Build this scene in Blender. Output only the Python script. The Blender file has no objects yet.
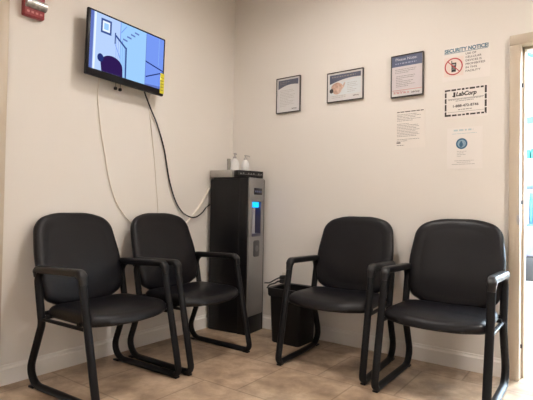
import bpy, bmesh, math, random
from mathutils import Vector, Matrix
random.seed(7)
S = bpy.context.scene
COL = S.collection
PI = math.pi
H_CEIL = 2.775

# ------------------------------------------------------------------ materials
def mat(name, color, rough=.5, metal=0., bump=0., bscale=200., var=0., vscale=6., coat=0., spec=.5,
        emit=None, estr=0., dist=.001, trans=0.):
    m = bpy.data.materials.new(name); m.use_nodes = True
    nt = m.node_tree; b = nt.nodes['Principled BSDF']
    b.inputs['Base Color'].default_value = (*color, 1)
    b.inputs['Roughness'].default_value = rough
    b.inputs['Metallic'].default_value = metal
    b.inputs['Coat Weight'].default_value = coat
    b.inputs['Specular IOR Level'].default_value = spec
    b.inputs['Transmission Weight'].default_value = trans
    tc = nt.nodes.new('ShaderNodeTexCoord')
    if var:
        n = nt.nodes.new('ShaderNodeTexNoise'); n.inputs['Scale'].default_value = vscale
        n.inputs['Detail'].default_value = 4
        nt.links.new(tc.outputs['Object'], n.inputs['Vector'])
        r = nt.nodes.new('ShaderNodeValToRGB')
        r.color_ramp.elements[0].position = .3; r.color_ramp.elements[1].position = .7
        r.color_ramp.elements[0].color = (*[c*(1-var) for c in color], 1)
        r.color_ramp.elements[1].color = (*[min(1, c*(1+var)) for c in color], 1)
        nt.links.new(n.outputs['Fac'], r.inputs['Fac'])
        nt.links.new(r.outputs['Color'], b.inputs['Base Color'])
    if bump:
        n2 = nt.nodes.new('ShaderNodeTexNoise'); n2.inputs['Scale'].default_value = bscale
        n2.inputs['Detail'].default_value = 3
        nt.links.new(tc.outputs['Object'], n2.inputs['Vector'])
        bp = nt.nodes.new('ShaderNodeBump'); bp.inputs['Strength'].default_value = bump
        bp.inputs['Distance'].default_value = dist
        nt.links.new(n2.outputs['Fac'], bp.inputs['Height'])
        nt.links.new(bp.outputs['Normal'], b.inputs['Normal'])
    if emit:
        b.inputs['Emission Color'].default_value = (*emit, 1)
        b.inputs['Emission Strength'].default_value = estr
    return m

EXP = 2**1.75
def glow(name, color, strength):
    m = bpy.data.materials.new(name); m.use_nodes = True
    nt = m.node_tree; nt.nodes.clear()
    e = nt.nodes.new('ShaderNodeEmission'); o = nt.nodes.new('ShaderNodeOutputMaterial')
    e.inputs['Color'].default_value = (*color, 1); e.inputs['Strength'].default_value = strength/EXP if strength < 5 else strength
    nt.links.new(e.outputs[0], o.inputs[0]); return m

M = {}
M['wall'] = mat('wall_paint', (.80, .762, .712), .6, bump=.25, bscale=260, var=.012, vscale=1.5, spec=.3)
M['ceiling'] = mat('ceiling_paint', (.80, .77, .72), .9, bump=.3, bscale=90)
M['base'] = mat('baseboard_paint', (.86, .83, .79), .4, var=.02)
M['doorframe'] = mat('door_frame_paint', (.56, .475, .37), .38, bump=.15, bscale=150, var=.03, vscale=3)
M['doorslab'] = mat('door_slab_paint', (.50, .38, .24), .35, var=.06, vscale=4)
M['steel'] = mat('brushed_steel', (.55, .53, .5), .3, metal=1., bump=.1)
M['vinyl'] = mat('black_vinyl', (.0026, .0022, .0040), .37, bump=.4, bscale=420, dist=.0006, var=.1, vscale=12, spec=.30)
M['tube'] = mat('black_powder_coated_steel', (.0040, .0042, .0058), .45, bump=.15, bscale=600, spec=.25)
M['pad'] = mat('black_arm_plastic', (.0045, .0048, .0062), .36, bump=.3, bscale=500, spec=.45)
M['blackplastic'] = mat('black_plastic', (.005, .0048, .006), .4, bump=.1, bscale=300, spec=.35)
M['binplastic'] = mat('bin_plastic', (.0045, .0045, .0058), .5, bump=.3, bscale=120, spec=.3)
M['coolerside'] = mat('cooler_side_black', (.0035, .0034, .0048), .36, bump=.1, bscale=250, spec=.3)
M['silver'] = mat('silver_plastic', (.29, .285, .28), .38, metal=.55, bump=.08, bscale=300, var=.03)
M['darkgrey'] = mat('dark_grey_plastic', (.06, .06, .065), .4)
M['tvblack'] = mat('tv_gloss_black', (.003, .002, .004), .35, spec=.2)
M['yellow'] = mat('yellow_sticker', (.66, .60, .02), .5, var=.03)
M['red'] = mat('red_alarm_plastic', (.27, .028, .034), .35, bump=.05)
M['clear'] = mat('strobe_lens', (.33, .32, .30), .12, coat=1., var=.35, vscale=40)
M['white'] = mat('white_plastic', (.80, .79, .77), .4, var=.02)
M['whitecard'] = mat('pale_carton', (.42, .40, .37), .6, var=.05, vscale=20)
M['cordwhite'] = mat('cord_white', (.84, .79, .71), .5, var=.03)
M['cordblack'] = mat('cord_black', (.012, .012, .013), .45, var=.05)
M['paper'] = mat('white_paper', (.83, .79, .75), .7, var=.01, spec=.3)
M['paper_pink'] = mat('warm_paper', (.82, .775, .725), .65, var=.01, spec=.3)
M['paper_cool'] = mat('poster_paper', (.70, .69, .70), .3, var=.01, coat=.4)
M['frameblack'] = mat('poster_frame_black', (.055, .048, .045), .35, var=.1)
M['mat_white'] = mat('poster_white', (.68, .67, .67), .35, coat=.2)
M['navy'] = mat('header_navy', (.095, .105, .155), .4, coat=.3, var=.05)
M['blue'] = mat('header_blue', (.095, .115, .205), .4, coat=.3, var=.05)
M['teal'] = mat('header_teal', (.09, .19, .26), .5, var=.1)
M['grey'] = mat('print_grey', (.27, .255, .25), .6, var=.1)
M['lightgrey'] = mat('print_light_grey', (.46, .44, .42), .6, var=.05)
M['ink'] = mat('print_black', (.035, .028, .028), .6, var=.2)
M['inkmid'] = mat('print_faded_black', (.10, .085, .08), .6, var=.2)
M['redink'] = mat('print_red', (.50, .07, .08), .6, var=.05)
M['pinkink'] = mat('print_pink', (.72, .50, .48), .6, var=.08)
M['skin'] = mat('print_skin_tone', (.55, .36, .28), .5, var=.25, vscale=60)
M['sealblue'] = mat('seal_blue', (.05, .14, .24), .5, var=.15)
M['seallight'] = mat('seal_light_blue', (.28, .42, .52), .5, var=.2)
M['cyanprint'] = mat('print_pale_cyan', (.50, .60, .62), .6)
M['whiteprint'] = mat('print_white', (.62, .64, .74), .5)

def floor_mat():
    m = bpy.data.materials.new('travertine_tile'); m.use_nodes = True
    nt = m.node_tree; b = nt.nodes['Principled BSDF']; N = nt.nodes.new; L = nt.links.new
    tc = N('ShaderNodeTexCoord')
    mp = N('ShaderNodeMapping'); mp.inputs['Location'].default_value = (.13, .21, 0)
    L(tc.outputs['Object'], mp.inputs['Vector'])
    br = N('ShaderNodeTexBrick'); br.offset = 0.5; br.squash = 1
    br.inputs['Scale'].default_value = 1
    br.inputs['Brick Width'].default_value = .46; br.inputs['Row Height'].default_value = .46
    br.inputs['Mortar Size'].default_value = .005; br.inputs['Mortar Smooth'].default_value = .2
    br.inputs['Color1'].default_value = (.95, .95, .95, 1); br.inputs['Color2'].default_value = (1.04, 1.03, 1.03, 1)
    br.inputs['Mortar'].default_value = (.66, .64, .62, 1)
    L(mp.outputs[0], br.inputs['Vector'])
    n1 = N('ShaderNodeTexNoise'); n1.inputs['Scale'].default_value = 6.5; n1.inputs['Detail'].default_value = 8
    n1.inputs['Roughness'].default_value = .62; n1.inputs['Distortion'].default_value = .25
    L(tc.outputs['Object'], n1.inputs['Vector'])
    r1 = N('ShaderNodeValToRGB'); e = r1.color_ramp.elements
    e[0].position = .33; e[0].color = (.28, .195, .13, 1)
    e[1].position = .70; e[1].color = (.62, .48, .345, 1)
    k = r1.color_ramp.elements.new(.5); k.color = (.43, .31, .212, 1)
    L(n1.outputs['Fac'], r1.inputs['Fac'])
    mx = N('ShaderNodeMix'); mx.data_type = 'RGBA'; mx.blend_type = 'MULTIPLY'; mx.inputs['Factor'].default_value = 1
    L(r1.outputs['Color'], mx.inputs['A']); L(br.outputs['Color'], mx.inputs['B'])
    L(mx.outputs['Result'], b.inputs['Base Color'])
    n2 = N('ShaderNodeTexNoise'); n2.inputs['Scale'].default_value = 14; n2.inputs['Detail'].default_value = 6
    L(tc.outputs['Object'], n2.inputs['Vector'])
    mr = N('ShaderNodeMapRange'); mr.inputs['To Min'].default_value = .28; mr.inputs['To Max'].default_value = .5
    L(n2.outputs['Fac'], mr.inputs['Value']); L(mr.outputs[0], b.inputs['Roughness'])
    bp = N('ShaderNodeBump'); bp.inputs['Strength'].default_value = .35; bp.inputs['Distance'].default_value = .002
    inv = N('ShaderNodeMath'); inv.operation = 'SUBTRACT'; inv.inputs[0].default_value = 1
    L(br.outputs['Fac'], inv.inputs[1]); L(inv.outputs[0], bp.inputs['Height'])
    L(bp.outputs['Normal'], b.inputs['Normal'])
    return m
M['floor'] = floor_mat()

# ------------------------------------------------------------------ mesh helpers
def bm_box(bm, lo, hi, bevel=0., seg=2, mi=0):
    lo = Vector(lo); hi = Vector(hi)
    c = (lo+hi)/2; s = hi-lo
    r = bmesh.ops.create_cube(bm, size=1, matrix=Matrix.Translation(c) @ Matrix.Diagonal((*s, 1)))
    vs = r['verts']
    fs = {f for v in vs for f in v.link_faces}
    for f in fs: f.material_index = mi
    if bevel:
        es = list({e for v in vs for e in v.link_edges})
        rr = bmesh.ops.bevel(bm, geom=es, offset=bevel, segments=seg, affect='EDGES', profile=.5)
        for f in rr['faces']: f.material_index = mi
    return bm

def fillet(pts, rads, n=7, closed=False):
    """round the corners of a 3-D polyline"""
    P = [Vector(p) for p in pts]; out = []; N = len(P)
    for i in range(N):
        if not closed and i in (0, N-1): out.append(P[i]); continue
        a, b, c = P[i-1], P[i], P[(i+1) % N]; r = rads[i]
        if r <= 0: out.append(b); continue
        d1 = (a-b).normalized(); d2 = (c-b).normalized()
        ang = d1.angle(d2); t = r/math.tan(ang/2)
        t = min(t, (a-b).length*.49, (c-b).length*.49); r = t*math.tan(ang/2)
        p1 = b+d1*t; p2 = b+d2*t
        bis = (d1+d2).normalized(); cen = b+bis*(r/math.sin(ang/2))
        v1 = p1-cen; v2 = p2-cen; w = v1.angle(v2)
        for k in range(n+1):
            q = k/n
            out.append(cen+(v1*math.sin((1-q)*w)+v2*math.sin(q*w))/math.sin(w))
    return out

def catmull(pts, n=8):
    P = [Vector(p) for p in pts]; P = [P[0]*2-P[1]]+P+[P[-1]*2-P[-2]]; out = []
    for i in range(1, len(P)-2):
        for k in range(n):
            t = k/n; a, b, c, d = P[i-1:i+3]
            out.append(.5*((2*b)+(c-a)*t+(2*a-5*b+4*c-d)*t*t+(3*b-a-3*c+d)*t**3))
    out.append(P[-2]); return out

def sweep(bm, path, prof, closed=False, up=None, mi=0, scale=None):
    """prof: list of (a,b); a along the side vector, b along the other"""
    n = len(path); rings = []
    T = []
    for i in range(n):
        if closed: t = path[(i+1) % n]-path[i-1]
        else: t = path[min(i+1, n-1)]-path[max(i-1, 0)]
        T.append(t.normalized())
    side = Vector(up) if up else T[0].orthogonal().normalized()
    for i in range(n):
        side = (side-T[i]*side.dot(T[i])).normalized()
        other = T[i].cross(side).normalized()
        s = scale[i] if scale else 1
        rings.append([bm.verts.new(path[i]+(side*a+other*b)*s) for a, b in prof])
        if up: side = Vector(up)
    m = len(prof)
    for i in range(n if closed else n-1):
        A = rings[i]; B = rings[(i+1) % n]
        for k in range(m):
            f = bm.faces.new((A[k], A[(k+1) % m], B[(k+1) % m], B[k])); f.material_index = mi
    if not closed:
        bm.faces.new(rings[0][::-1]).material_index = mi; bm.faces.new(rings[-1]).material_index = mi
    return bm

def circ(r, n=12, ry=None):
    ry = ry or r
    return [(r*math.cos(2*PI*k/n), ry*math.sin(2*PI*k/n)) for k in range(n)]

def rrect(w, h, r, n=3):
    out = []
    for cx, cy, a0 in ((w/2-r, h/2-r, 0), (-w/2+r, h/2-r, PI/2), (-w/2+r, -h/2+r, PI), (w/2-r, -h/2+r, 1.5*PI)):
        for k in range(n+1):
            a = a0+k/n*PI/2; out.append((cx+r*math.cos(a), cy+r*math.sin(a)))
    return out

def lathe(bm, prof, seg=24, center=(0, 0, 0), mi=0, sx=1, sy=1):
    c = Vector(center); rings = []
    for r, z in prof:
        rings.append([bm.verts.new(c+Vector((r*sx*math.cos(2*PI*k/seg), r*sy*math.sin(2*PI*k/seg), z))) for k in range(seg)])
    for A, B in zip(rings, rings[1:]):
        for k in range(seg):
            bm.faces.new((A[k], A[(k+1) % seg], B[(k+1) % seg], B[k])).material_index = mi
    bm.faces.new(rings[0][::-1]).material_index = mi; bm.faces.new(rings[-1]).material_index = mi
    return bm

def poly(bm, pts, mi=0):
    f = bm.faces.new([bm.verts.new(Vector(p)) for p in pts]); f.material_index = mi; return f

def obj(name, bm, mats, parent=None, smooth=True, angle=35, loc=None, rot=None):
    bmesh.ops.recalc_face_normals(bm, faces=bm.faces[:])
    me = bpy.data.meshes.new(name); bm.to_mesh(me); bm.free()
    for m in (mats if isinstance(mats, (list, tuple)) else [mats]):
        me.materials.append(M[m] if isinstance(m, str) else m)
    if smooth:
        for p in me.polygons: p.use_smooth = True
        me.set_sharp_from_angle(angle=math.radians(angle))
    o = bpy.data.objects.new(name, me); COL.objects.link(o)
    if loc: o.location = loc
    if rot: o.rotation_euler = rot
    if parent: o.parent = parent
    return o

def tag(o, label, cat, group=None):
    o['label'] = label; o['category'] = cat
    if group: o['group'] = group
    return o
def thing(name, label, cat, loc=(0, 0, 0), rz=0., group=None):
    o = bpy.data.objects.new(name, None); COL.objects.link(o); o.empty_display_size = .1
    o.location = loc; o.rotation_euler = (0, 0, rz)
    return tag(o, label, cat, group)
def struct(name, bm, m, parent=None, smooth=False):
    o = obj(name, bm, m, parent, smooth)
    if not parent: o['kind'] = 'structure'
    return o
NB = bmesh.new

# ------------------------------------------------------------------ room shell
X1, Y1 = 5.2, -5.2           # the room behind the camera
DX0, DX1, DH = 2.2, 3.12, 1.955
WT = .12
b = NB(); bm_box(b, (-.3, Y1-.2, -.1), (6.2, 4.6, 0)); struct('floor', b, 'floor')
LIGHTS = [(1.25, -1.05), (3.55, -1.05), (1.25, -3.7), (3.55, -3.7)]; LW = .32; RD = .012
def cells(a0, a1, cs):
    e = [a0]
    for c in cs: e += [c-LW/2, c+LW/2]
    return e+[a1]
b = NB(); ex = cells(-.12, X1+.12, (1.25, 3.55)); ey = cells(Y1-.12, WT, (-3.7, -1.05))
for i in range(5):
    for j in range(5):
        if i % 2 == 1 and j % 2 == 1: bm_box(b, (ex[i], ey[j], H_CEIL+RD), (ex[i+1], ey[j+1], H_CEIL+RD+.04))
        else: bm_box(b, (ex[i], ey[j], H_CEIL), (ex[i+1], ey[j+1], H_CEIL+RD+.04))
struct('ceiling', b, 'ceiling')
# left wall with a door opening at y < -1.93
LD0, LD1, LDH = -2.86, -1.935, 2.06
b = NB()
bm_box(b, (-.12, LD1, 0), (0, WT, H_CEIL)); bm_box(b, (-.12, Y1, 0), (0, LD0, H_CEIL))
bm_box(b, (-.12, LD0, LDH), (0, LD1, H_CEIL))
struct('wall_left', b, 'wall')
b = NB()
bm_box(b, (0, 0, 0), (DX0, WT, H_CEIL)); bm_box(b, (DX1, 0, 0), (X1, WT, H_CEIL)); bm_box(b, (DX0, 0, DH), (DX1, WT, H_CEIL))
struct('wall_right', b, 'wall')
b = NB(); bm_box(b, (X1, Y1, 0), (X1+.12, WT, H_CEIL)); struct('wall_far_side', b, 'wall')
b = NB(); bm_box(b, (-.12, Y1-.12, 0), (X1+.12, Y1, H_CEIL)); struct('wall_behind', b, 'wall')

def base_profile(t=.015, h=.105):
    return [(0, 0), (t, 0), (t, h-.022), (t*.55, h-.012), (t*.45, h), (0, h)]
def baseboard(name, p0, p1, normal):
    bb = NB(); p0 = Vector(p0); p1 = Vector(p1); nn = Vector(normal)
    A = [bb.verts.new(p0+nn*a+Vector((0, 0, z))) for a, z in base_profile()]
    B = [bb.verts.new(p1+nn*a+Vector((0, 0, z))) for a, z in base_profile()]
    k = len(A)
    for i in range(k): bb.faces.new((A[i], A[(i+1) % k], B[(i+1) % k], B[i]))
    bb.faces.new(A[::-1]); bb.faces.new(B)
    return struct(name, bb, 'base')
baseboard('baseboard_left', (0, LD1+.06, 0), (0, 0, 0), (1, 0, 0))
baseboard('baseboard_right', (.0151, 0, 0), (DX0-.056, 0, 0), (0, -1, 0))

# doorway frame on the right wall (hollow metal frame wrapping the wall)
b = NB(); fw = .055; fp = .022
def frame_piece(bb, x0, x1, z0, z1, yf=-fp, yb=WT+fp): bm_box(bb, (x0, yf, z0), (x1, yb, z1), .004, 2)
frame_piece(b, DX0-fw, DX0+.004, 0, DH-.004)
frame_piece(b, DX1-.004, DX1+fw, 0, DH-.004)
frame_piece(b, DX0-fw, DX1+fw, DH-.004, DH+.055)
bm_box(b, (DX0+.002, .05, 0), (DX0+.018, WT+.01, DH), .003)
bm_box(b, (DX0+.002, .05, DH-.018), (DX1-.002, WT+.01, DH-.002), .003)
tr = struct('trim_1', b, 'doorframe', smooth=True)
b = NB(); bm_box(b, (DX0+.002, -.006, .865), (DX0+.0075, .028, .985), .002)
bm_box(b, (DX0-.012, -.0245, .90), (DX0+.004, -.02, .955), .001)
struct('strike_plate', b, 'steel', parent=tr)
for z in (.19, 1.03, 1.72):
    b = NB(); bm_box(b, (DX0+.001, .026, z-.012), (DX0+.012, .040, z+.012), .003)
    struct('rubber_bumper', b, 'blackplastic', parent=tr)

# left door frame and door slab
b = NB()
bm_box(b, (-.14, LD1-.004, 0), (.022, LD1+.055, LDH-.004), .004)
bm_box(b, (-.14, LD0-.055, 0), (.022, LD0+.004, LDH-.004), .004)
bm_box(b, (-.14, LD0-.055, LDH-.004), (.022, LD1+.055, LDH+.055), .004)
tl = struct('trim_2', b, 'doorframe', smooth=True)
b = NB(); bm_box(b, (.018, LD1+.012, .935), (.0245, LD1+.030, .99), .001)
struct('strike_plate', b, 'steel', parent=tl)
b = NB(); bm_box(b, (-.075, LD0+.008, .008), (-.03, LD1-.008, LDH-.008), .003)
dr = struct('door_1', b, 'doorslab', smooth=True)
b = NB()
sweep(b, fillet([(-.032, LD0+.08, 1.0), (.02, LD0+.08, 1.0), (.02, LD0+.2, 1.0)], [0, .02, 0]), circ(.009))
lathe(b, [(.026, 0), (.026, .006), (.02, .009)], 20, (0, 0, 0))
struct('door_handle', b, 'steel', parent=dr, smooth=True)

# the room beyond the doorway
b = NB(); WX0, WX1, WZ0, WZ1 = 2.75, 5.0, .85, 2.35
bm_box(b, (1.3, 3.6, 0), (WX0, 3.72, H_CEIL)); bm_box(b, (WX1, 3.6, 0), (5.6, 3.72, H_CEIL))
bm_box(b, (WX0, 3.6, 0), (WX1, 3.72, WZ0)); bm_box(b, (WX0, 3.6, WZ1), (WX1, 3.72, H_CEIL))
struct('wall_beyond', b, mat('white_wall_paint', (.80, .84, .86), .6, bump=.2))
b = NB(); bm_box(b, (1.18, WT, 0), (1.3, 3.72, H_CEIL)); struct('wall_beyond_left', b, mat('white_wall_paint_side', (.80, .84, .86), .6, bump=.2))
b = NB(); bm_box(b, (5.6, WT, 0), (5.72, 3.72, H_CEIL)); struct('wall_beyond_right', b, mat('white_wall_paint_far', (.80, .84, .86), .6, bump=.2))
b = NB(); bm_box(b, (1.18, WT, H_CEIL), (5.72, 3.72, H_CEIL+.1)); struct('ceiling_beyond', b, mat('white_ceiling', (.8, .82, .84), .8, bump=.2))

def glass_mat():
    m = bpy.data.materials.new('window_glass'); m.use_nodes = True
    nt = m.node_tree; nt.nodes.clear(); N = nt.nodes.new
    t = N('ShaderNodeBsdfTransparent'); g = N('ShaderNodeBsdfGlossy'); g.inputs['Roughness'].default_value = .02
    fr = N('ShaderNodeFresnel'); mx = N('ShaderNodeMixShader'); o = N('ShaderNodeOutputMaterial')
    nt.links.new(fr.outputs[0], mx.inputs[0]); nt.links.new(t.outputs[0], mx.inputs[1]); nt.links.new(g.outputs[0], mx.inputs[2]); nt.links.new(mx.outputs[0], o.inputs[0])
    return m
b = NB()
for x0, x1, z0, z1 in ((WX0, WX1, WZ0, WZ0+.05), (WX0, WX1, WZ1-.05, WZ1), (WX0, WX0+.05, WZ0, WZ1), (WX1-.05, WX1, WZ0, WZ1), (3.85, 3.90, WZ0, WZ1)):
    bm_box(b, (x0, 3.63, z0), (x1, 3.69, z1), .003)
wn = struct('added_window', b, mat('window_frame_white', (.8, .8, .8), .4, var=.02), smooth=True)  # unseen window, added to send cool sky light onto the chair by the doorway
b = NB(); bm_box(b, (WX0+.04, 3.656, WZ0+.04), (WX1-.04, 3.662, WZ1-.04)); struct('added_window_pane', b, glass_mat(), parent=wn)

# ------------------------------------------------------------------ ceiling lights
def ceiling_light(cx, cy, wx, wy, label, strength, color, group, z=H_CEIL, rec=0.):
    t = thing('ceiling_light', label, 'ceiling light', (cx, cy, z), 0, group)
    b = NB(); w = .025
    for lo, hi in (((-wx/2, -wy/2), (wx/2, -wy/2+w)), ((-wx/2, wy/2-w), (wx/2, wy/2)),
                   ((-wx/2, -wy/2+w), (-wx/2+w, wy/2-w)), ((wx/2-w, -wy/2+w), (wx/2, wy/2-w))):
        bm_box(b, (lo[0], lo[1], -.018), (hi[0], hi[1], 0), .002, 1)
    obj('frame', b, 'white', t)
    if rec:
        b = NB(); q = .006
        for lo, hi in (((-wx/2, -wy/2), (wx/2, -wy/2+q)), ((-wx/2, wy/2-q), (wx/2, wy/2)), ((-wx/2, -wy/2), (-wx/2+q, wy/2)), ((wx/2-q, -wy/2), (wx/2, wy/2))):
            bm_box(b, (lo[0]*.999, lo[1]*.999, -.001), (hi[0]*.999, hi[1]*.999, rec-.001))
        obj('baffle', b, 'darkgrey', t)
    b = NB(); bm_box(b, (-wx/2+w, -wy/2+w, rec-.010), (wx/2-w, wy/2-w, rec-.002))
    obj('diffuser', b, glow('diffuser_glow', color, strength), t)
    return t
WARM = (1.0, .93, .87)
G = 'ceiling lights of the waiting room'
ceiling_light(1.25, -1.05, LW, LW, 'square ceiling light panel nearest the room corner above the black chairs', 25, WARM, G, rec=RD)
ceiling_light(3.55, -1.05, LW, LW, 'added square ceiling fill light in front of the doorway', 74, WARM, G, rec=RD)  # this and the next two: unseen panels, added as fill light
ceiling_light(1.25, -3.7, LW, LW, 'added square ceiling fill light behind the viewer on the side of the left wall', 22, WARM, G, rec=RD)
ceiling_light(3.55, -3.7, LW, LW, 'added square ceiling fill light farthest from the room corner', 34, WARM, G, rec=RD)
COOL = (.80, .92, 1.0)  # unseen cool panels below, added to make the next room bright
G = 'added bright ceiling lights beyond the doorway'
ceiling_light(3.0, 1.2, 1.2, .6, 'added long cool white ceiling light just beyond the doorway', 24, COOL, G)
ceiling_light(3.0, 2.8, 1.2, .6, 'added long cool white ceiling light at the far side of the next room', 20, COOL, G)

# ------------------------------------------------------------------ chairs
def cushion(bm, outline, layers, fn):
    """outline: closed list of (u,v) about the origin; layers: (scale, height) from top centre over the rim to bottom centre; fn(u,v,h)->point"""
    rings = []; m = len(outline)
    for s, h in layers:
        if s == 0: rings.append([bm.verts.new(fn(0, 0, h))]); continue
        rings.append([bm.verts.new(fn(u*s, v*s, h)) for u, v in outline])
    for A, B in zip(rings, rings[1:]):
        for k in range(m):
            k2 = (k+1) % m
            if len(A) == 1: bm.faces.new((A[0], B[k], B[k2]))
            elif len(B) == 1: bm.faces.new((A[k], B[0], A[k2]))
            else: bm.faces.new((A[k], B[k], B[k2], A[k2]))
    return bm

def outline(pts, rads, dense=.02):
    P = fillet([(x, y, 0) for x, y in pts], rads, 9, closed=True)
    out = []
    for i in range(len(P)):
        a, c = P[i], P[(i+1) % len(P)]
        n = max(1, int((c-a).length/dense))
        for k in range(n):
            q = a.lerp(c, k/n); out.append((q.x, q.y))
    return out

CH_W = .271; TR = .0165
def make_chair(label, loc, rz, group):
    t = thing('guest_chair', label, 'chair', loc, rz, group)
    # side loops: arm, front leg, floor runner and rear leg are one bent tube
    loop = [(.168, .632), (.308, TR), (-.29, TR), (-.160, .345), (-.219, .621)]
    for s in (-1, 1):
        b = NB()
        path = fillet([(s*CH_W, y, z) for y, z in loop], [.045, .035, .085, .09, .06], 8, closed=True)
        sweep(b, path, circ(TR*1.25, 12, TR), closed=True, up=(1, 0, 0))
        obj('side_frame', b, 'tube', t)
        # arm pad wraps the top of the loop and droops over the front corner
        arm = fillet([(s*CH_W, -.211, .585), (s*CH_W, -.213, .626), (s*CH_W, .170, .637), (s*CH_W, .184, .580)], [0, .05, .045, 0], 9)
        n = len(arm); sc = [1-.22*max(0, abs(2*i/(n-1)-1)-.8)/.2 for i in range(n)]
        b = NB(); sweep(b, arm, rrect(.047, .038, .012), up=(1, 0, 0), scale=sc)
        obj('arm_pad', b, 'pad', t)
        # flat rail from the rear leg to the front leg, under the seat edge
        b = NB()
        sweep(b, [Vector((s*(CH_W-.004), -.168, .368)), Vector((s*(CH_W-.004), .232, .368))], rrect(.022, .014, .004), up=(1, 0, 0))
        obj('seat_rail', b, 'tube', t)
        for y in (-.23, .275):
            b = NB(); bm_box(b, (s*CH_W-.015, y-.022, 0), (s*CH_W+.015, y+.022, .010), .003)
            obj('floor_glide', b, 'blackplastic', t)
    for y in (-.12, .15):
        b = NB(); sweep(b, [Vector((-CH_W, y, .384)), Vector((CH_W, y, .384))], circ(.0115))
        obj('crossbar', b, 'tube', t)
    # rear crossbar carrying the backrest, with two upright brackets
    b = NB(); sweep(b, [Vector((-CH_W, -.170, .395)), Vector((CH_W, -.170, .395))], circ(.0115))
    obj('crossbar', b, 'tube', t)
    for s in (-1, 1):
        b = NB()
        sweep(b, fillet([(s*.16, -.172, .392), (s*.16, -.205, .47), (s*.16, -.272, .66)], [0, .05, 0]), rrect(.035, .008, .003), up=(1, 0, 0))
        obj('back_bracket', b, 'tube', t)
    # seat
    ol = outline([(-.252, -.180), (.252, -.180), (.268, .215), (.15, .272), (0, .288), (-.15, .272), (-.268, .215)],
                 [.07, .07, .065, .25, .5, .25, .065])
    cy = .02; ol = [(u, v-cy) for u, v in ol]
    def seat_fn(u, v, h):
        y = v+cy
        dish = -.010*math.exp(-((u/.15)**2+((y-.0)/.14)**2))
        front = -.022*max(0, (y-.10)/.16)**2
        back = -.012*max(0, (-y-.08)/.10)**2
        k = 1 if h > .02 else .35
        return Vector((u, y, .378+h+(dish+front+back)*k))
    L = [(0, .074), (.2, .074), (.4, .073), (.58, .071), (.72, .068), (.80, .0655), (.835, .0645), (.86, .0643), (.91, .062), (.955, .056), (.985, .046),
         (1.0, .032), (.995, .016), (.975, .005), (.94, 0), (.6, 0), (0, 0)]
    b = NB(); cushion(b, ol, L, seat_fn); obj('seat', b, 'vinyl', t, angle=60)
    # backrest
    hw = .272
    ol = outline([(-.246, -.220), (-.12, -.280), (.12, -.280), (.246, -.220), (.277, -.03), (.246, .222), (.11, .270), (-.11, .270), (-.246, .222), (-.277, -.03)],
                 [.06, .25, .25, .06, .9, .16, .35, .35, .16, .9])
    tilt = math.radians(16.5)
    def back_fn(u, v, h):
        # h: toward the sitter
        hug = .022*(u/hw)**2
        lum = .010*math.exp(-((v+.10)/.12)**2)*(1 if h > .01 else .3)
        y = h+hug+lum; z = v
        y2 = y*math.cos(tilt)-z*math.sin(tilt); z2 = y*math.sin(tilt)+z*math.cos(tilt)
        return Vector((u, -.280+y2, .660+z2))
    L = [(0, .056), (.2, .056), (.4, .055), (.56, .053), (.66, .050), (.72, .0478), (.745, .0468), (.77, .0466), (.84, .045), (.91, .042), (.96, .036), (.988, .027),
         (1.0, .016), (.992, .004), (.965, -.004), (.6, -.006), (0, -.006)]
    b = NB(); cushion(b, ol, L, back_fn); obj('backrest', b, 'vinyl', t, angle=60)
    return t

def copy_tree(root, label, loc, rz):
    r = root.copy(); COL.objects.link(r); r.location = loc; r.rotation_euler = (0, 0, rz); r['label'] = label
    for ch in root.children:
        c = ch.copy(); COL.objects.link(c); c.parent = r
    return r
GC = 'black vinyl guest chairs along the two walls'
c0 = make_chair('black padded armchair against the left wall, below the television, nearest the viewer', (.371, -1.488, 0), -PI/2+.045, GC)
copy_tree(c0, 'black padded armchair against the left wall, right beside the water cooler', (.382, -.860, 0), -PI/2+.003)
copy_tree(c0, 'black padded armchair in front of the wastebasket on the right wall', (1.230, -.360, 0), PI+.066)
copy_tree(c0, 'black padded armchair on the right wall, right beside the doorway', (1.884, -.396, 0), PI+.008)

# ------------------------------------------------------------------ television
TX = .1; TY0, TY1, TZ0, TZ1 = -1.476, -.874, 1.750, 2.155
tv = thing('television', 'small flat television showing a staircase scene, mounted on the left wall', 'television', (0, (TY0+TY1)/2, TZ0))
oy, oz = (TY0+TY1)/2, TZ0
def W2T(p): return (p[0], p[1]-oy, p[2]-oz)
b = NB(); bm_box(b, W2T((.078, TY0, TZ0)), W2T((TX, TY1, TZ1)), .005); bm_box(b, W2T((.045, TY0+.07, TZ0+.04)), W2T((.080, TY1-.07, TZ1-.09)), .006)
obj('casing', b, 'tvblack', tv)
b = NB(); SY0, SY1, SZ0, SZ1 = -1.458, -.888, 1.792, 2.143
ST = TX+.0006
SM = [glow('screen_pale', (.50, .67, 1.0), 1.0), glow('screen_sky', (.36, .64, 1.0), 1.0), glow('screen_blue', (.21, .36, 1.0), .92),
      glow('screen_navy', (.035, .06, .30), .6), glow('screen_line', (.07, .13, .42), .7), glow('screen_white', (.78, .87, 1.0), 1.1),
      glow('screen_plum', (.05, .02, .15), .6), glow('screen_edge', (.18, .26, .75), .7)]
def sp(pts, mi, k): poly(b, [W2T((ST+.0003*k, max(SY0, min(SY1, y)), max(SZ0, min(SZ1, z)))) for y, z in pts], mi)
def bar(y0, z0, y1, z1, w, mi, k):
    d = Vector((y1-y0, z1-z0)).normalized(); n = Vector((-d.y, d.x))*w/2
    sp([(y0+n.x, z0+n.y), (y1+n.x, z1+n.y), (y1-n.x, z1-n.y), (y0-n.x, z0-n.y)], mi, k)
sp([(SY0, SZ0), (-1.245, SZ0), (-1.245, SZ1), (SY0, SZ1)], 0, 0)
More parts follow.
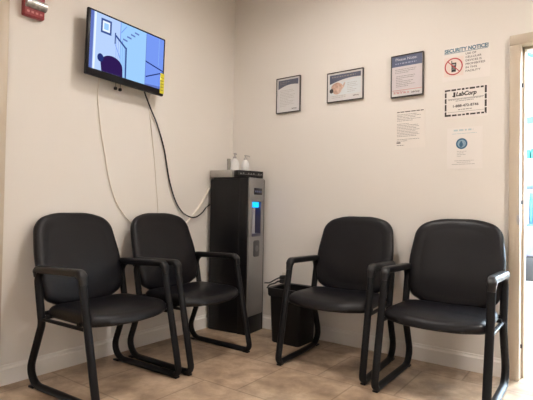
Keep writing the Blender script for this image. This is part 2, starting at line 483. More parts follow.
sp([(-1.245, SZ0), (-1.04, SZ0), (-1.04, SZ1), (-1.245, SZ1)], 1, 0)
sp([(-1.04, SZ0), (SY1, SZ0), (SY1, SZ1), (-1.04, SZ1)], 2, 0)
sp([(SY0, SZ0), (-1.437, SZ0), (-1.437, SZ1), (SY0, SZ1)], 7, 1)
sp([(-1.432, SZ0), (-1.420, SZ0), (-1.420, SZ1), (-1.432, SZ1)], 5, 1)
sp([(-1.387, 2.030), (-1.312, 2.030), (-1.312, 2.120), (-1.387, 2.120)], 4, 1)
sp([(-1.376, 2.043), (-1.324, 2.043), (-1.324, 2.107), (-1.376, 2.107)], 5, 2)
sp([(-1.366, 2.055), (-1.334, 2.055), (-1.334, 2.095), (-1.366, 2.095)], 1, 3)
bar(-1.245, SZ1, -1.245, 2.02, .005, 2, 1)
for y, z in ((-1.225, 2.040), (-1.195, 2.066), (-1.166, 2.090), (-1.136, 2.112)): bar(y, z, y+.034, z-.004, .010, 7, 1)
bar(-1.228, 2.028, -1.228, 2.0, .006, 2, 1); bar(-1.24, 2.075, -1.20, 2.13, .005, 2, 1)
bar(-1.282, 2.045, -1.20, 1.985, .013, 4, 2); bar(-1.199, 1.992, -1.196, SZ0, .012, 4, 2); bar(-1.283, 2.06, -1.283, 1.99, .008, 4, 2)
for k in range(5): bar(-1.275+k*.016, 2.03-k*.011, -1.272+k*.016, 1.85-k*.006, .0022, 2, 1)
bar(-1.286, 1.995, -1.24, 1.905, .004, 2, 1)
# dark round chair in the picture
sp([(-1.372, SZ0)]+[(-1.300+.080*math.cos(a), 1.842+.062*math.sin(a)) for a in [PI-k*PI/14 for k in range(15)]]+[(-1.217, SZ0)], 6, 2)
sp([(-1.392+.022*math.cos(a)*1.0+.01, 1.872+.026*math.sin(a)) for a in [k*PI/6 for k in range(12)]], 3, 3)
bar(-1.04, SZ0, -1.04, SZ1, .003, 7, 1)
bar(-1.04, 1.952, SY1, 1.922, .009, 3, 2); bar(-1.035, 1.848, SY1, 1.912, .008, 3, 2)
bar(-.93, SZ1, -.93, 1.95, .002, 1, 1); sp([(-1.04, SZ0), (SY1, SZ0), (SY1, SZ0+.02), (-1.04, SZ0+.008)], 7, 1)
obj('screen', b, SM, tv, smooth=False)
b = NB(); bm_box(b, W2T((TX-.002, -.909, 1.766)), W2T((TX+.0035, -.874, 1.905)), .001)
for k in range(5): bm_box(b, W2T((TX+.003, -.905, 1.785+k*.022)), W2T((TX+.0042, -.879, 1.790+k*.022)), mi=1)
stk = obj('sticker', b, ['yellow', mat('sticker_print', (.30, .27, .03), .5)], tv); stk['label'] = 'yellow energy sticker'
b = NB()
bm_box(b, W2T((.002, -1.31, 1.80)), W2T((.012, -1.05, 2.05)), .003); bm_box(b, W2T((.01, -1.25, 1.85)), W2T((.046, -1.23, 2.03)), .002)
bm_box(b, W2T((.01, -1.12, 1.85)), W2T((.046, -1.10, 2.03)), .002)
for y in (-1.215, -1.18):
    bm_box(b, W2T((.02, y-.009, 1.722)), W2T((.04, y+.009, 1.742)), .005); sweep(b, [Vector(W2T((.03, y, 1.732))), Vector(W2T((.03, y, 1.86)))], circ(.0015, 6))
obj('wall_mount', b, 'tvblack', tv)
tv.rotation_euler = (math.radians(-1.5), 0, 0)

# cords
def cord(name, label, pts, r, m, group=None):
    b = NB(); sweep(b, catmull(pts, 8), circ(r, 8)); return tag(obj(name, b, m), label, 'cord', group)
cord('power_cord', 'black cord hanging from the television and looping toward the water cooler',
     [(.03, -.99, 1.80), (.028, -.978, 1.757), (.02, -.940, 1.70), (.016, -.905, 1.645), (.014, -.845, 1.545), (.012, -.778, 1.382), (.012, -.728, 1.18), (.012, -.668, 1.03), (.013, -.60, .94),
      (.022, -.535, .900), (.029, -.465, .892), (.026, -.39, .925), (.0085, -.315, .975), (.0075, -.22, 1.02)], .0052, 'cordblack')
cord('cable', 'thin white cable hanging from the left end of the television',
     [(.03, -1.345, 1.80), (.028, -1.334, 1.745), (.008, -1.330, 1.68), (.007, -1.318, 1.575), (.007, -1.293, 1.419), (.007, -1.262, 1.28), (.007, -1.238, 1.167), (.007, -1.180, 1.007), (.007, -1.088, .889), (.007, -.98, .80), (.007, -.90, .70)], .0052, 'cordwhite')
cord('cable', 'thin white cable hanging straight under the right end of the television',
     [(.03, -.945, 1.80), (.028, -.935, 1.75), (.006, -.925, 1.70), (.006, -.905, 1.58), (.006, -.882, 1.442), (.006, -.858, 1.28), (.006, -.840, 1.124), (.006, -.82, .95), (.006, -.82, .78)], .0034, 'cordwhite')
cord('cable', 'thick white cable curving from the back of the water cooler down behind the armchair',
     [(.0105, -.23, 1.18), (.0105, -.31, 1.105), (.0105, -.356, 1.035), (.0105, -.406, .972), (.0105, -.46, .918), (.011, -.513, .872), (.014, -.574, .825), (.014, -.66, .76), (.014, -.75, .66)], .0095, 'cordwhite')

# ------------------------------------------------------------------ fire strobe
fs = thing('fire_alarm_strobe', 'red fire alarm strobe with clear lens, mounted on the left wall beside the door frame', 'fire alarm', (0, -1.752, 2.010))
b = NB(); bm_box(b, (0, -.060, 0), (.038, .056, .165), .008, 3)
bm_box(b, (.036, -.05, .135), (.041, .05, .155), .001)
obj('housing', b, 'red', fs)
b = NB()
sweep(b, [Vector((.034, -.055, .070)), Vector((.034, .058, .070))], [(.0, -.034), (.032, -.022), (.038, 0), (.032, .022), (0, .034)][::-1] if False else rrect(.058, .05, .02, 4), up=(1, 0, 0))
obj('lens', b, 'clear', fs)
b = NB()
for k in range(4): bm_box(b, (.0375, -.045+k*.024, .018), (.0392, -.031+k*.024, .030))
obj('lettering', b, mat('alarm_lettering', (.50, .14, .13), .5), fs)

# ------------------------------------------------------------------ water cooler
CW, CD, CHH = .240, .375, 1.212
wc = thing('water_cooler', 'tall black and silver water cooler with a blue lit tap niche, standing in the corner', 'water cooler', (.212, -.177, 0), math.radians(5.5))
hx, hy = CD/2, CW/2
b = NB()
bm_box(b, (-hx, -hy, .0), (hx-.085, hy, CHH-.012), .012, 3)
# cheeks beside the silver front
bm_box(b, (hx-.09, -hy, .0), (hx-.012, -hy+.012, CHH-.01), .004); bm_box(b, (hx-.09, hy-.012, 0), (hx-.004, hy, CHH-.01), .004)
obj('body', b, 'coolerside', wc)
b = NB(); bm_box(b, (-hx+.03, -hy+.004, CHH-.014), (hx-.012, hy-.004, CHH), .006)
obj('top_cover', b, 'coolerside', wc)
# niche window in the front panel
NY0, NY1, NZ0, NZ1 = -.068, .062, .752, 1.022
b = NB(); fx0, fx1 = hx-.085, hx
y0, y1 = -hy+.013, hy-.013
bm_box(b, (fx0, y0, .135), (fx1, y1, NZ0), .006, 2); bm_box(b, (fx0, y0, NZ1), (fx1, y1, CHH-.006), .006, 2)
bm_box(b, (fx0, y0, NZ0-.012), (fx1, NY0, NZ1+.012), .006, 2); bm_box(b, (fx0, NY1, NZ0-.012), (fx1, y1, NZ1+.012), .006, 2)
obj('front_panel', b, 'silver', wc)['label'] = 'silver front panel'
b = NB(); bm_box(b, (fx0, y0, .0), (fx1-.004, y1, .134), .006); obj('base_panel', b, 'coolerside', wc)
b = NB()
bm_box(b, (fx0, NY0-.002, NZ0-.002), (fx0+.006, NY1+.002, NZ1+.002))
bm_box(b, (fx0, NY0-.004, NZ0), (fx1-.003, NY0+.003, NZ1)); bm_box(b, (fx0, NY1-.003, NZ0), (fx1-.003, NY1+.004, NZ1))
bm_box(b, (fx0, NY0, NZ1-.004), (fx1-.003, NY1, NZ1+.004))
bm_box(b, (fx0, NY0, NZ0-.004), (fx1-.0, NY1, NZ0+.020), .003)
niche = obj('tap_niche', b, mat('niche_plastic', (.06, .06, .10), .3), wc); niche['label'] = 'dark recessed niche'
b = NB(); bm_box(b, (fx0+.03, NY0+.034, NZ1-.046), (fx1-.006, NY1-.022, NZ1-.004), .006)
obj('light', b, glow('cooler_blue_light', (.01, .32, 1.0), 2.6), niche)['label'] = 'glowing blue light'
b = NB(); sweep(b, [Vector((hx-.022, -.024, NZ0+.02)), Vector((hx-.022, -.024, NZ1-.05))], circ(.017, 14))
obj('water_pipe', b, mat('pipe_grey', (.38, .38, .42), .3), niche)
b = NB(); bm_box(b, (hx-.004, -.048, 1.075), (hx+.003, .070, 1.128), .002); 
dp = obj('display', b, mat('display_dark', (.012, .012, .025), .15), wc)
b = NB()
for k in range(4): bm_box(b, (hx+.0025, -.036+k*.026, 1.094), (hx+.0036, -.020+k*.026, 1.108))
obj('indicator', b, mat('indicator', (.10, .12, .22), .4), dp)
b = NB(); q = outline([(-.046, -.064), (.040, -.064), (.040, .064), (-.046, .064)], [.02]*4)
A = [b.verts.new((hx-.004, u, .655+v)) for u, v in q]; B = [b.verts.new((hx+.003, u, .655+v)) for u, v in q]; C2 = [b.verts.new((hx+.005, u*.9, .655+v*.93)) for u, v in q]
for R0, R1 in ((A, B), (B, C2)):
    for k in range(len(q)): b.faces.new((R0[k], R0[(k+1) % len(q)], R1[(k+1) % len(q)], R1[k]))
b.faces.new(C2); b.faces.new(A[::-1])
bd = obj('badge', b, 'darkgrey', wc)
b = NB(); lathe(b, [(.02, 0), (.024, .002), (.018, .004)], 20)
em = obj('emblem', b, mat('emblem_grey', (.12, .12, .13), .3), bd); em.rotation_euler = (0, PI/2, 0); em.location = (hx+.004, -.003, .655)

# things standing on the cooler
b = NB(); bm_box(b, (-.108, -.10, 0), (.108, .11, .058), .004)
bm_box(b, (-.106, -.1012, .030), (.106, -.088, .034), mi=0)
tag(obj('carton', b, 'whitecard', loc=(.121, -.192, CHH), rot=(0, 0, math.radians(4))), 'flat pale carton lying on top of the water cooler', 'box')
bx = thing('black_box', 'slim black box with faint markings, lying on the water cooler in front of the carton', 'box', (.330, -.180, CHH), math.radians(-18))
b = NB(); bm_box(b, (-.033, -.122, 0), (.027, .118, .052), .004); obj('case', b, 'blackplastic', bx)
b = NB()
bm_box(b, (.0265, -.102, .020), (.0275, .098, .023))
for k in range(9):
    if k in (2, 6): continue
    bm_box(b, (.0265, -.10+k*.024, .022), (.0280, -.088+k*.024, .031+.003*(k % 2)))
obj('marking', b, mat('faint_marking', (.16, .16, .16), .5), bx)

def pump_bottle(loc, label, s=1., rz=0.):
    t = thing('pump_bottle', label, 'bottle', loc, rz, 'white bottles on top of the water cooler')
    b = NB(); lathe(b, [(.026*s, 0), (.030*s, .004), (.030*s, .050*s), (.024*s, .070*s), (.012*s, .084*s), (.010*s, .088*s)], 20); obj('bottle_body', b, 'white', t)
    b = NB(); lathe(b, [(.012*s, .086*s), (.012*s, .098*s), (.005*s, .100*s), (.005*s, .114*s), (.009*s, .116*s), (.009*s, .122*s), (.004*s, .124*s)], 16)
    sweep(b, [Vector((0, 0, .119*s)), Vector((.02*s, -.012*s, .117*s)), Vector((.028*s, -.017*s, .110*s))], circ(.004*s, 8))
    obj('pump', b, 'lightgrey', t)
    return t
pump_bottle((.175, -.175, CHH+.058), 'white pump bottle on the carton, left one of the pair', 1.18)
pump_bottle((.215, -.088, CHH+.058), 'white pump bottle on the carton, right one of the pair, nearest the right wall', 1.1, 1.2)
t = thing('plastic_cup', 'small grey plastic cup beside the left pump bottle on the carton', 'cup', (.146, -.215, CHH+.058))
b = NB(); lathe(b, [(.013, 0), (.016, .095), (.0145, .095), (.012, .004)], 18); obj('cup', b, mat('grey_cup', (.30, .28, .25), .3), t)

# ------------------------------------------------------------------ wastebasket
wb = thing('wastebasket', 'black rectangular plastic wastebasket between the water cooler and the armchair', 'wastebasket', (.757, -.172, 0), 0)
b = NB()
def ring(w, d, z, r=.03): return [b.verts.new((p[0], p[1], z)) for p in rrect(w, d, r, 4)]
R = [ring(.235, .215, 0), ring(.243, .222, .006), ring(.268, .25, .365), ring(.284, .266, .368), ring(.288, .270, .378), ring(.284, .266, .388), ring(.268, .25, .390), ring(.260, .242, .36), ring(.231, .21, .012)]
for A, B in zip(R, R[1:]):
    for k in range(len(A)): b.faces.new((A[k], A[(k+1) % len(A)], B[(k+1) % len(A)], B[k]))
b.faces.new(R[0][::-1]); b.faces.new(R[-1])
obj('bin_body', b, 'binplastic', wb)
b = NB()
q = [rrect(.294, .276, .03, 4), rrect(.298, .280, .03, 4), rrect(.24, .222, .02, 4)]
zz = [.34, .395, .392]
Rg = [[b.verts.new((p[0]+.002*math.sin(7*i), p[1]+.002*math.cos(9*i), z+.006*math.sin(3*i)*(z < .35))) for i, p in enumerate(r_)] for r_, z in zip(q, zz)]
for A, B in zip(Rg, Rg[1:]):
    for k in range(len(A)): b.faces.new((A[k], A[(k+1) % len(A)], B[(k+1) % len(A)], B[k]))
obj('bin_liner', b, mat('bin_liner_film', (.0045, .0045, .006), .4, bump=.5, bscale=60), wb)

# outlet and plugs
ot = thing('wall_outlet', 'white wall outlet with two black plugs just above the wastebasket', 'outlet', (.580, 0, .405))
b = NB(); bm_box(b, (-.036, -.006, -.06), (.036, 0, .06), .002)
for z in (-.026, .026): bm_box(b, (-.017, -.0085, z-.015), (.017, -.005, z+.015), .003)
obj('cover_plate', b, mat('outlet_ivory', (.62, .57, .49), .4), ot)
for z0, nm, pts, lb in ((.433, 'power_cord', [(.568, -.05, .431), (.55, -.07, .428), (.515, -.078, .408), (.47, -.07, .385), (.415, -.05, .375), (.395, -.035, .37)], 'black plugged-in power cord running from the upper outlet socket to the water cooler'),
                        (.403, 'power_cord', [(.568, -.05, .403), (.54, -.06, .400), (.50, -.045, .380), (.44, -.03, .36), (.41, -.022, .33)], 'black plugged-in power cord leaving the lower outlet socket')):
    t = thing(nm, lb, 'cord', (pts[0][0], -.008, z0), 0, 'power cords at the outlet')
    off = Vector((pts[0][0], -.008, z0))
    b = NB(); bm_box(b, (-.017, -.050, -.015), (.016, 0, .015), .006); obj('plug', b, 'cordblack', t)
    b = NB(); sweep(b, catmull([Vector(p)-off for p in pts], 8), circ(.0055, 8)); obj('cord', b, 'cordblack', t)

# ------------------------------------------------------------------ posters and notices
def rectp(b, x0, z0, x1, z1, d, mi=0): poly(b, [(x0, -d, z0), (x1, -d, z0), (x1, -d, z1), (x0, -d, z1)], mi)
def bars(b, x0, x1, z, h, d, word=.013, frac=1., mi=0):
    """a line of unreadable print: word-length dashes"""
    x = x0; end = x0+(x1-x0)*frac
    while x < end:
        w = min(word*random.uniform(.4, 1.5), end-x); rectp(b, x, z, x+w, z+h, d, mi); x += w+h*.8
def text(parent, name, s, x, z, size, d, m, width=None, shear=0, bold=0., align='LEFT'):
    cu = bpy.data.curves.new(name, 'FONT'); cu.body = s; cu.size = size; cu.shear = shear; cu.offset = bold; cu.align_x = align
    tmp = bpy.data.objects.new(name, cu); COL.objects.link(tmp)
    bpy.context.view_layer.update()
    dg = bpy.context.evaluated_depsgraph_get()
    me = bpy.data.meshes.new_from_object(tmp.evaluated_get(dg)); bpy.data.objects.remove(tmp)
    xs = [v.co.x for v in me.vertices]; w = max(xs)-min(xs); sx = (width/w) if width else 1
    for v in me.vertices: v.co = Vector((x+v.co.x*sx, -d, z+v.co.y))
    me.materials.clear(); me.materials.append(M[m])
    o = bpy.data.objects.new(name, me); COL.objects.link(o); o.parent = parent; return o

def framed(name, label, x0, x1, z0, z1, depth=.018, fw=.0068):
    t = thing(name, label, 'poster', (x0, 0, z0), 0, 'framed posters on the right wall')
    w, h = x1-x0, z1-z0
    b = NB()
    for lo, hi in (((0, 0), (w, fw)), ((0, h-fw), (w, h)), ((0, fw), (fw, h-fw)), ((w-fw, fw), (w, h-fw))):
        bm_box(b, (lo[0], -depth, lo[1]), (hi[0], 0, hi[1]), .0015, 1)
    obj('frame', b, 'frameblack', t)
    b = NB(); bm_box(b, (fw*.6, -depth+.006, fw*.6), (w-fw*.6, -.001, h-fw*.6)); obj('poster_sheet', b, 'mat_white', t, smooth=False)
    return t, w, h, depth-.006+.0006

# poster 1 (portrait, navy swoosh header)
t, w, h, d = framed('framed_poster', 'narrow framed notice with navy curved header, leftmost on the right wall', .463, .690, 1.731, 2.014)
b = NB(); pts = [(.02, h-.02), (w-.02, h-.02), (w-.02, h-.066)]
pts += [(w-.02-(w-.04)*k/10, h-.066-.026*(k/10)**2+.010*math.sin(PI*k/10)) for k in range(1, 11)]
poly(b, [(x, -d, z) for x, z in pts]); obj('header_band', b, 'navy', t, smooth=False)
b = NB(); bars(b, .035, w-.08, h-.04, .006, d+.0004, frac=.9); bars(b, .035, w-.1, h-.054, .004, d+.0004, frac=.7)
obj('header_text', b, 'grey', t, smooth=False)
b = NB()
for k, f in enumerate((.8, .9, .6, .95, .85, .9, .5, .9, .8, .9, .4)): bars(b, .036, w-.04, h-.105-k*.0125, .0035, d, frac=f)
obj('printed_text', b, 'lightgrey', t, smooth=False)
text(t, 'logo_lettering', 'LabCorp', w-.078, .026, .013, d, 'inkmid', width=.045, bold=.0004)

# poster 2 (landscape with a picture of hands)
t, w, h, d = framed('framed_poster', 'landscape framed notice with a picture of hands, middle of the three framed ones', .926, 1.217, 1.761, 1.983)
b = NB(); pts = [(.022, h-.02), (w-.02, h-.02), (w-.02, h-.056)]
pts += [(w-.02-(w-.042)*k/12, h-.056-.032*(k/12)**1.6+.008*math.sin(PI*k/12)) for k in range(1, 13)]
poly(b, [(x, -d, z) for x, z in pts]); obj('header_band', b, 'navy', t, smooth=False)
b = NB(); bars(b, .04, w-.05, h-.041, .008, d+.0004, frac=.95); obj('header_text', b, 'grey', t, smooth=False)
b = NB()
poly(b, [(.022, -d, .05), (w-.02, -d, .05), (w-.02, -d, h-.06), (.15, -d, h-.075), (.022, -d, h-.092)], 3)
poly(b, [(.082+.045*math.cos(a)*(1+.12*math.sin(3*a)), -d-.0004, .100+.044*math.sin(a)) for a in [k*PI/12 for k in range(24)]], 0)
poly(b, [(.098+.020*math.cos(a), -d-.0008, .088+.026*math.sin(a)) for a in [k*PI/8 for k in range(16)]], 2)
for k in range(3): poly(b, [(.118+k*.01, -d-.0006, .085+k*.014), (.142+k*.004, -d-.0006, .108+k*.012), (.138+k*.004, -d-.0006, .118+k*.012), (.112+k*.01, -d-.0006, .097+k*.014)], 2)
poly(b, [(.038+.016*math.cos(a), -d-.0009, .085+.017*math.sin(a)) for a in [k*PI/8 for k in range(16)]], 1)
obj('picture', b, ['skin', 'ink', mat('print_skin_light', (.62, .45, .37), .5, var=.2, vscale=60), mat('print_pale_blue', (.66, .70, .72), .5)], t, smooth=False)
b = NB()
for k, f in enumerate((.9, .8, .95, .5, .85, .7)): bars(b, .165, w-.04, h-.093-k*.013, .0035, d+.0005, frac=f)
obj('printed_text', b, 'lightgrey', t, smooth=False)
b = NB()
for k in range(2): bars(b, .04, w-.11, .042-k*.012, .0045, d+.0005, frac=.8)
obj('printed_text', b, 'lightgrey', t, smooth=False)
text(t, 'logo_lettering', 'LabCorp', w-.08, .030, .013, d+.0005, 'inkmid', width=.045, bold=.0004)

# poster 3 (blue header: Please Note)
t, w, h, d = framed('framed_poster', 'framed Please Note sign with blue header and pink bottom band', 1.421, 1.641, 1.733, 2.019, .022)
b = NB(); rectp(b, .007, h-.078, w-.009, h-.007, d); obj('header_band', b, 'blue', t, smooth=False)
text(t, 'header_text', 'Please Note:', .030, h-.038, .026, d+.0006, 'whiteprint', width=.145)
b = NB(); bars(b, .030, w-.03, h-.062, .008, d+.0006, frac=.9); obj('header_text', b, mat('print_blue_grey', (.32, .36, .5), .5), t, smooth=False)
b = NB(); rectp(b, .009, .056, w-.009, h-.078, d); obj('tinted_panel', b, mat('poster_pale_violet', (.66, .61, .63), .5), t, smooth=False)
b = NB()
for k, f in enumerate((.95, .9, .6, 0, .9, .85, .3, .8, .7, .9, .6)):
    if f: bars(b, .028 if k < 4 else .036, w-.04, h-.100-k*.0115, .0035, d+.0006, frac=f)
obj('printed_text', b, 'grey', t, smooth=False)
b = NB(); rectp(b, .011, .045, w-.009, .0505, d); bars(b, .02, w-.09, .024, .010, d+.0003); bars(b, .02, w-.12, .035, .005, d+.0003)
obj('bottom_band', b, mat('print_soft_red', (.60, .34, .34), .5, var=.1), t, smooth=False)
text(t, 'logo_lettering', 'LabCorp', w-.080, .022, .016, d+.0006, 'inkmid', width=.055, bold=.0005)

def sheet(label, x0, x1, z0, z1, m='paper', curl=0.):
    t = thing('paper_sign', label, 'notice', (x0, 0, z0), 0, 'paper notices taped to the right wall')
    w, h = x1-x0, z1-z0
    b = NB(); bm_box(b, (0, -.0022, 0), (w, -.0004, h)); obj('paper_sheet', b, m, t, smooth=False)
    return t, w, h, .0026
# plain printed sheet
t, w, h, d = sheet('plain white sheet of small grey print taped under the framed Please Note sign', 1.452, 1.652, 1.388, 1.648, 'paper_pink')
b = NB(); bars(b, .010, w-.012, h-.017, .006, d, .03)
obj('heading', b, 'inkmid', t, smooth=False)
b = NB()
for k, f in enumerate((.75, .9, .7, .9, .6, 0, .45, .8, .85, .75, .85, .7, .8, .85, .75, 0, .85, .4)):
    if f: bars(b, .010, w-.012, h-.033-k*.0105, .0030, d, .018, frac=f)
obj('printed_text', b, 'grey', t, smooth=False)
b = NB(); bars(b, .008, .035, .034, .009, d, .03); bars(b, .010, .06, .020, .003, d)
obj('footer_print', b, 'inkmid', t, smooth=False)
# security notice
t, w, h, d = sheet('SECURITY NOTICE sheet with a red no-cellphone symbol, topmost of the three sheets beside the doorway', 1.758, 2.036, 1.795, 2.012)
text(t, 'heading', 'SECURITY NOTICE!', .012, h-.034, .032, d, 'teal', width=w-.020, bold=.0014)
b = NB(); rectp(b, .010, h-.042, w-.012, h-.037, d); obj('heading_rule', b, mat('print_slate', (.30, .36, .40), .5), t, smooth=False)
cx, cz, rr = .068, .092, .055
b = NB()
for k in range(40):
    a0, a1 = 2*PI*k/40, 2*PI*(k+1)/40
    poly(b, [(cx+r_*math.cos(a), -d-.0006, cz+r_*math.sin(a)) for r_, a in ((rr, a0), (rr, a1), (rr-.0075, a1), (rr-.0075, a0))])
dx, dz = math.cos(-PI/4), math.sin(-PI/4); n_ = .0028
poly(b, [(cx-dx*(rr-.004)-dz*n_, -d-.0006, cz-dz*(rr-.004)+dx*n_), (cx+dx*(rr-.004)-dz*n_, -d-.0006, cz+dz*(rr-.004)+dx*n_), (cx+dx*(rr-.004)+dz*n_, -d-.0006, cz+dz*(rr-.004)-dx*n_), (cx-dx*(rr-.004)+dz*n_, -d-.0006, cz-dz*(rr-.004)-dx*n_)])
obj('prohibition_ring', b, 'redink', t, smooth=False)
b = NB(); rectp(b, .010, .030, .127, .152, d-.0002); obj('symbol_panel', b, mat('print_pale_pink', (.83, .72, .66), .6), t, smooth=False)
b = NB(); rectp(b, cx-.013, cz-.034, cx+.014, cz+.004, d); rectp(b, cx-.014, cz+.004, cx+.016, cz+.024, d); rectp(b, cx-.014, cz+.018, cx-.009, cz+.038, d)
rectp(b, cx-.008, cz+.006, cx+.010, cz+.016, d+.0002, 1)
for i in range(3):
    for j in range(3): rectp(b, cx-.007+i*.006, cz-.020+j*.007, cx-.004+i*.006, cz-.016+j*.007, d+.0002, 1)
obj('phone_symbol', b, ['ink', 'lightgrey'], t, smooth=False)
for k, (s, wd) in enumerate((('USE OF', .062), ('CELLULAR', .092), ('DEVICES IS', .092), ('PROHIBITED', .112), ('IN THIS', .066), ('FACILITY', .086))):
    text(t, 'printed_text', s, .138, h-.062-k*.0218, .0175, d, 'inkmid', width=wd, bold=.0002)
# laboratory phone notice with dashed border
t, w, h, d = sheet('LabCorp telephone notice with dashed black border, middle one of three sheets near the doorway', 1.770, 2.026, 1.555, 1.752, 'paper')
b = NB(); bx0, bx1, bz0, bz1 = .004, w-.006, .016, h-.010; bw = .0125
x = bx0
while x < bx1-.005:
    l = random.uniform(.014, .034); rectp(b, x, bz1-bw*random.uniform(.7, 1), min(x+l, bx1), bz1, d)
    rectp(b, x+.004, bz0, min(x+.004+l, bx1), bz0+bw*random.uniform(.7, 1), d); x += l+.0065
z = bz0
while z < bz1-.005:
    l = random.uniform(.026, .042); rectp(b, bx0, z, bx0+bw*.85, min(z+l, bz1), d); rectp(b, bx1-bw*.9, z+.006, bx1, min(z+.006+l, bz1), d); z += l+.006
obj('dashed_border', b, 'ink', t, smooth=False)
text(t, 'logo_lettering', 'LabCorp', .070, h-.056, .036, d, 'ink', width=.122, shear=.25, bold=.0014)
b = NB(); rectp(b, .056, h-.062, .068, h-.030, d); rectp(b, .050, h-.058, .058, h-.052, d); obj('logo_mark', b, 'ink', t, smooth=False)
b = NB(); rectp(b, .022, h-.074, w-.022, h-.071, d); bars(b, .026, w-.03, h-.080, .0038, d, .012); bars(b, .07, w-.08, h-.089, .0038, d)
obj('printed_text', b, 'grey', t, smooth=False)
b = NB(); bars(b, .085, w-.09, .052, .0050, d, .012); rectp(b, .022, .040, w-.022, .042, d)
obj('printed_text', b, 'grey', t, smooth=False)
text(t, 'telephone_number', '1-888-472-8746', .050, .071, .022, d, 'ink', width=.150, bold=.0006)
# seal notice
t, w, h, d = sheet('pale sheet with a round blue seal, lowest of the three sheets beside the doorway', 1.790, 1.998, 1.236, 1.496, 'paper_cool' if False else 'paper')
b = NB(); bars(b, .040, .155, h-.022, .010, d, .02); bars(b, .03, .175, h-.040, .003, d, .02)
obj('heading', b, 'cyanprint', t, smooth=False)
b = NB(); cx, cz = .088, .158
poly(b, [(cx+.034*math.cos(a), -d, cz+.034*math.sin(a)) for a in [k*PI/16 for k in range(32)]], 0)
poly(b, [(cx+.0245*math.cos(a), -d-.0005, cz+.0245*math.sin(a)) for a in [k*PI/16 for k in range(32)]], 1)
poly(b, [(cx-.003+.011*math.cos(a), -d-.0010, cz-.006+.016*math.sin(a)) for a in [k*PI/10 for k in range(20)]], 0)
poly(b, [(cx-.002+.006*math.cos(a), -d-.0012, cz+.010+.006*math.sin(a)) for a in [k*PI/10 for k in range(20)]], 0)
for k in range(6): poly(b, [(cx+.010+.002*k, -d-.0010, cz-.014+.004*k), (cx+.013+.001*k, -d-.0010, cz-.012+.004*k), (cx+.012, -d-.0010, cz-.010+.004*k)], 0)
obj('round_seal', b, ['sealblue', 'seallight'], t, smooth=False)
b = NB()
for k, f in enumerate((.9, .6, .8, .4)): bars(b, .060, .125, .108-k*.010, .003, d, frac=f)
obj('printed_text', b, 'lightgrey', t, smooth=False)
b = NB(); bars(b, .045, .16, .050, .003, d, .02); bars(b, .06, .14, .040, .003, d, .02); bars(b, .03, .165, .028, .003, d, .03)
obj('printed_text', b, 'lightgrey', t, smooth=False)

# ------------------------------------------------------------------ seen through the doorway
M['sh_white'] = mat('shelf_white', (.75, .80, .82), .4, var=.02)
M['box_blue'] = mat('box_blue', (.10, .28, .46), .5, var=.15, vscale=30)
M['box_slate'] = mat('box_slate', (.20, .30, .38), .5, var=.1)
M['box_teal'] = mat('box_teal', (.06, .38, .36), .5, var=.25, vscale=40)
M['box_pale'] = mat('box_pale_teal', (.45, .62, .64), .5, var=.1)
M['lav'] = mat('lavender_grey_plastic', (.30, .31, .42), .5, var=.05)
SX, SY = 1.92, 2.0
su = thing('shelf_unit', 'white open shelf unit of supplies seen through the doorway', 'shelf', (SX, SY, 0))
for x in (0, .86):
    for y in (0, .34):
        b = NB(); bm_box(b, (x, y, 0), (x+.025, y+.025, 2.05), .002); obj('post', b, 'sh_white', su)
for z in (.86, 1.235, 1.49, 1.78):
    b = NB(); bm_box(b, (-.005, -.005, z-.022), (.89, .37, z), .003); obj('shelf_board', b, 'box_slate' if z in (1.235, .86) else 'sh_white', su)
g = 'supplies on the shelf unit beyond the doorway'
def item(x0, x1, z0, hh, m, lab, cat='box', dep=.22, extra=True, nm='supply_box'):
    b = NB(); bm_box(b, (0, 0, 0), (x1-x0, dep, hh), .004)
    if extra: bm_box(b, (-.001, -.001, hh*.75), (x1-x0+.001, dep+.001, hh*.9), .002)
    tag(obj(nm, b, m, loc=(x0, SY+.03, z0+.001)), lab, cat, g)
item(1.955, 2.12, 1.78, .055, 'box_slate', 'lower slate blue box on the top shelf beyond the doorway')
item(1.965, 2.13, 1.836, .06, 'box_blue', 'upper blue box stacked on the top shelf beyond the doorway')
item(2.20, 2.36, 1.78, .12, 'box_blue', 'blue box at the right of the top shelf beyond the doorway')
item(1.955, 2.02, 1.49, .09, 'box_teal', 'small teal box on the second shelf beyond the doorway')
item(2.03, 2.10, 1.49, .10, 'box_teal', 'larger teal box on the second shelf beyond the doorway')
item(1.96, 2.2, 1.235, .14, 'box_pale', 'pale teal box on the middle shelf beyond the doorway')
for k in range(5):
    item(1.958+k*.032, 1.985+k*.032, .862, .30-.02*(k % 2), 'box_blue' if k % 2 == 0 else 'sh_white',
         ['first blue binder from the left end of the lowest shelf beyond the doorway', 'first white binder from the left end of the lowest shelf beyond the doorway', 'middle blue binder on the lowest shelf beyond the doorway',
          'second white binder from the left end of the lowest shelf beyond the doorway', 'rightmost blue binder on the lowest shelf beyond the doorway'][k], 'binder', .24, True, 'binder')
bn = thing('storage_bin', 'dark bin with lavender lid on a pale stand, seen through the doorway', 'bin', (2.13, 1.80, 0))
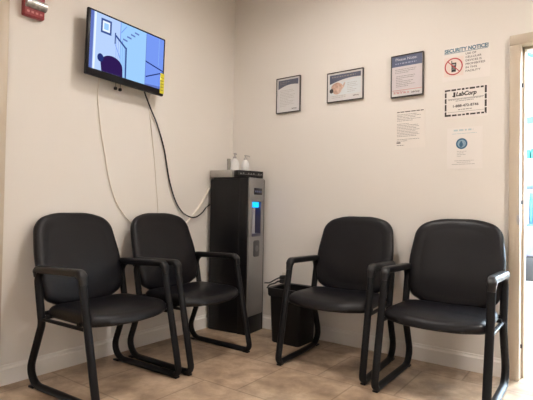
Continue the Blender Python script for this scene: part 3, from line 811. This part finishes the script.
b = NB(); bm_box(b, (-.17, -.13, .58), (.17, .13, .80), .02, 3); obj('bin_lid', b, 'lav', bn)
b = NB(); bm_box(b, (-.16, -.12, .36), (.16, .12, .58), .01); obj('bin_body', b, 'darkgrey', bn)
for x in (-.15, .13):
    b = NB(); bm_box(b, (x, -.11, 0), (x+.025, .11, .36), .003); obj('leg', b, 'lav', bn)
lm = thing('ceiling_fitting', 'blue curved fitting high up beyond the doorway', 'fitting', (2.12, 1.75, 2.43))
b = NB()
sweep(b, catmull([(-.10, 0, .02), (-.06, 0, -.02), (0, 0, -.04), (.08, 0, -.045), (.16, 0, -.03)]), rrect(.05, .03, .01), up=(0, 1, 0)); obj('arm', b, 'box_blue', lm)
b = NB(); bm_box(b, (.03, -.02, -.04), (.05, .02, H_CEIL-2.43)); obj('ceiling_rod', b, 'sh_white', lm)

# ------------------------------------------------------------------ world, camera
w = bpy.data.worlds.new('world'); S.world = w; w.use_nodes = True
w.node_tree.nodes['Background'].inputs[0].default_value = (.62, .80, 1, 1)
w.node_tree.nodes['Background'].inputs[1].default_value = 24
cd = bpy.data.cameras.new('camera'); cam = bpy.data.objects.new('camera', cd); COL.objects.link(cam)
f_px, yaw, pit, rol = 459.53, -.632, .0196, .0169
cd.sensor_fit = 'HORIZONTAL'; cd.sensor_width = 36; cd.lens = f_px*36/533; cd.clip_start = .05
fwd = Vector((math.sin(yaw)*math.cos(pit), math.cos(yaw)*math.cos(pit), math.sin(pit)))
r_ = fwd.cross(Vector((0, 0, 1))).normalized(); u_ = r_.cross(fwd)
r2 = r_*math.cos(rol)+u_*math.sin(rol); u2 = -r_*math.sin(rol)+u_*math.cos(rol)
mw = Matrix((r2, u2, -fwd)).transposed().to_4x4(); mw.translation = (2.5905, -3.0288, .965)
cam.matrix_world = mw; S.camera = cam
S.view_settings.view_transform = 'Standard'; S.view_settings.look = 'None'
S.view_settings.gamma = 1; S.view_settings.use_curve_mapping = False
S.view_settings.exposure = 1.75
S.cycles.use_denoising = True
S.cycles.max_bounces = 10
S.cycles.sample_clamp_indirect = 8
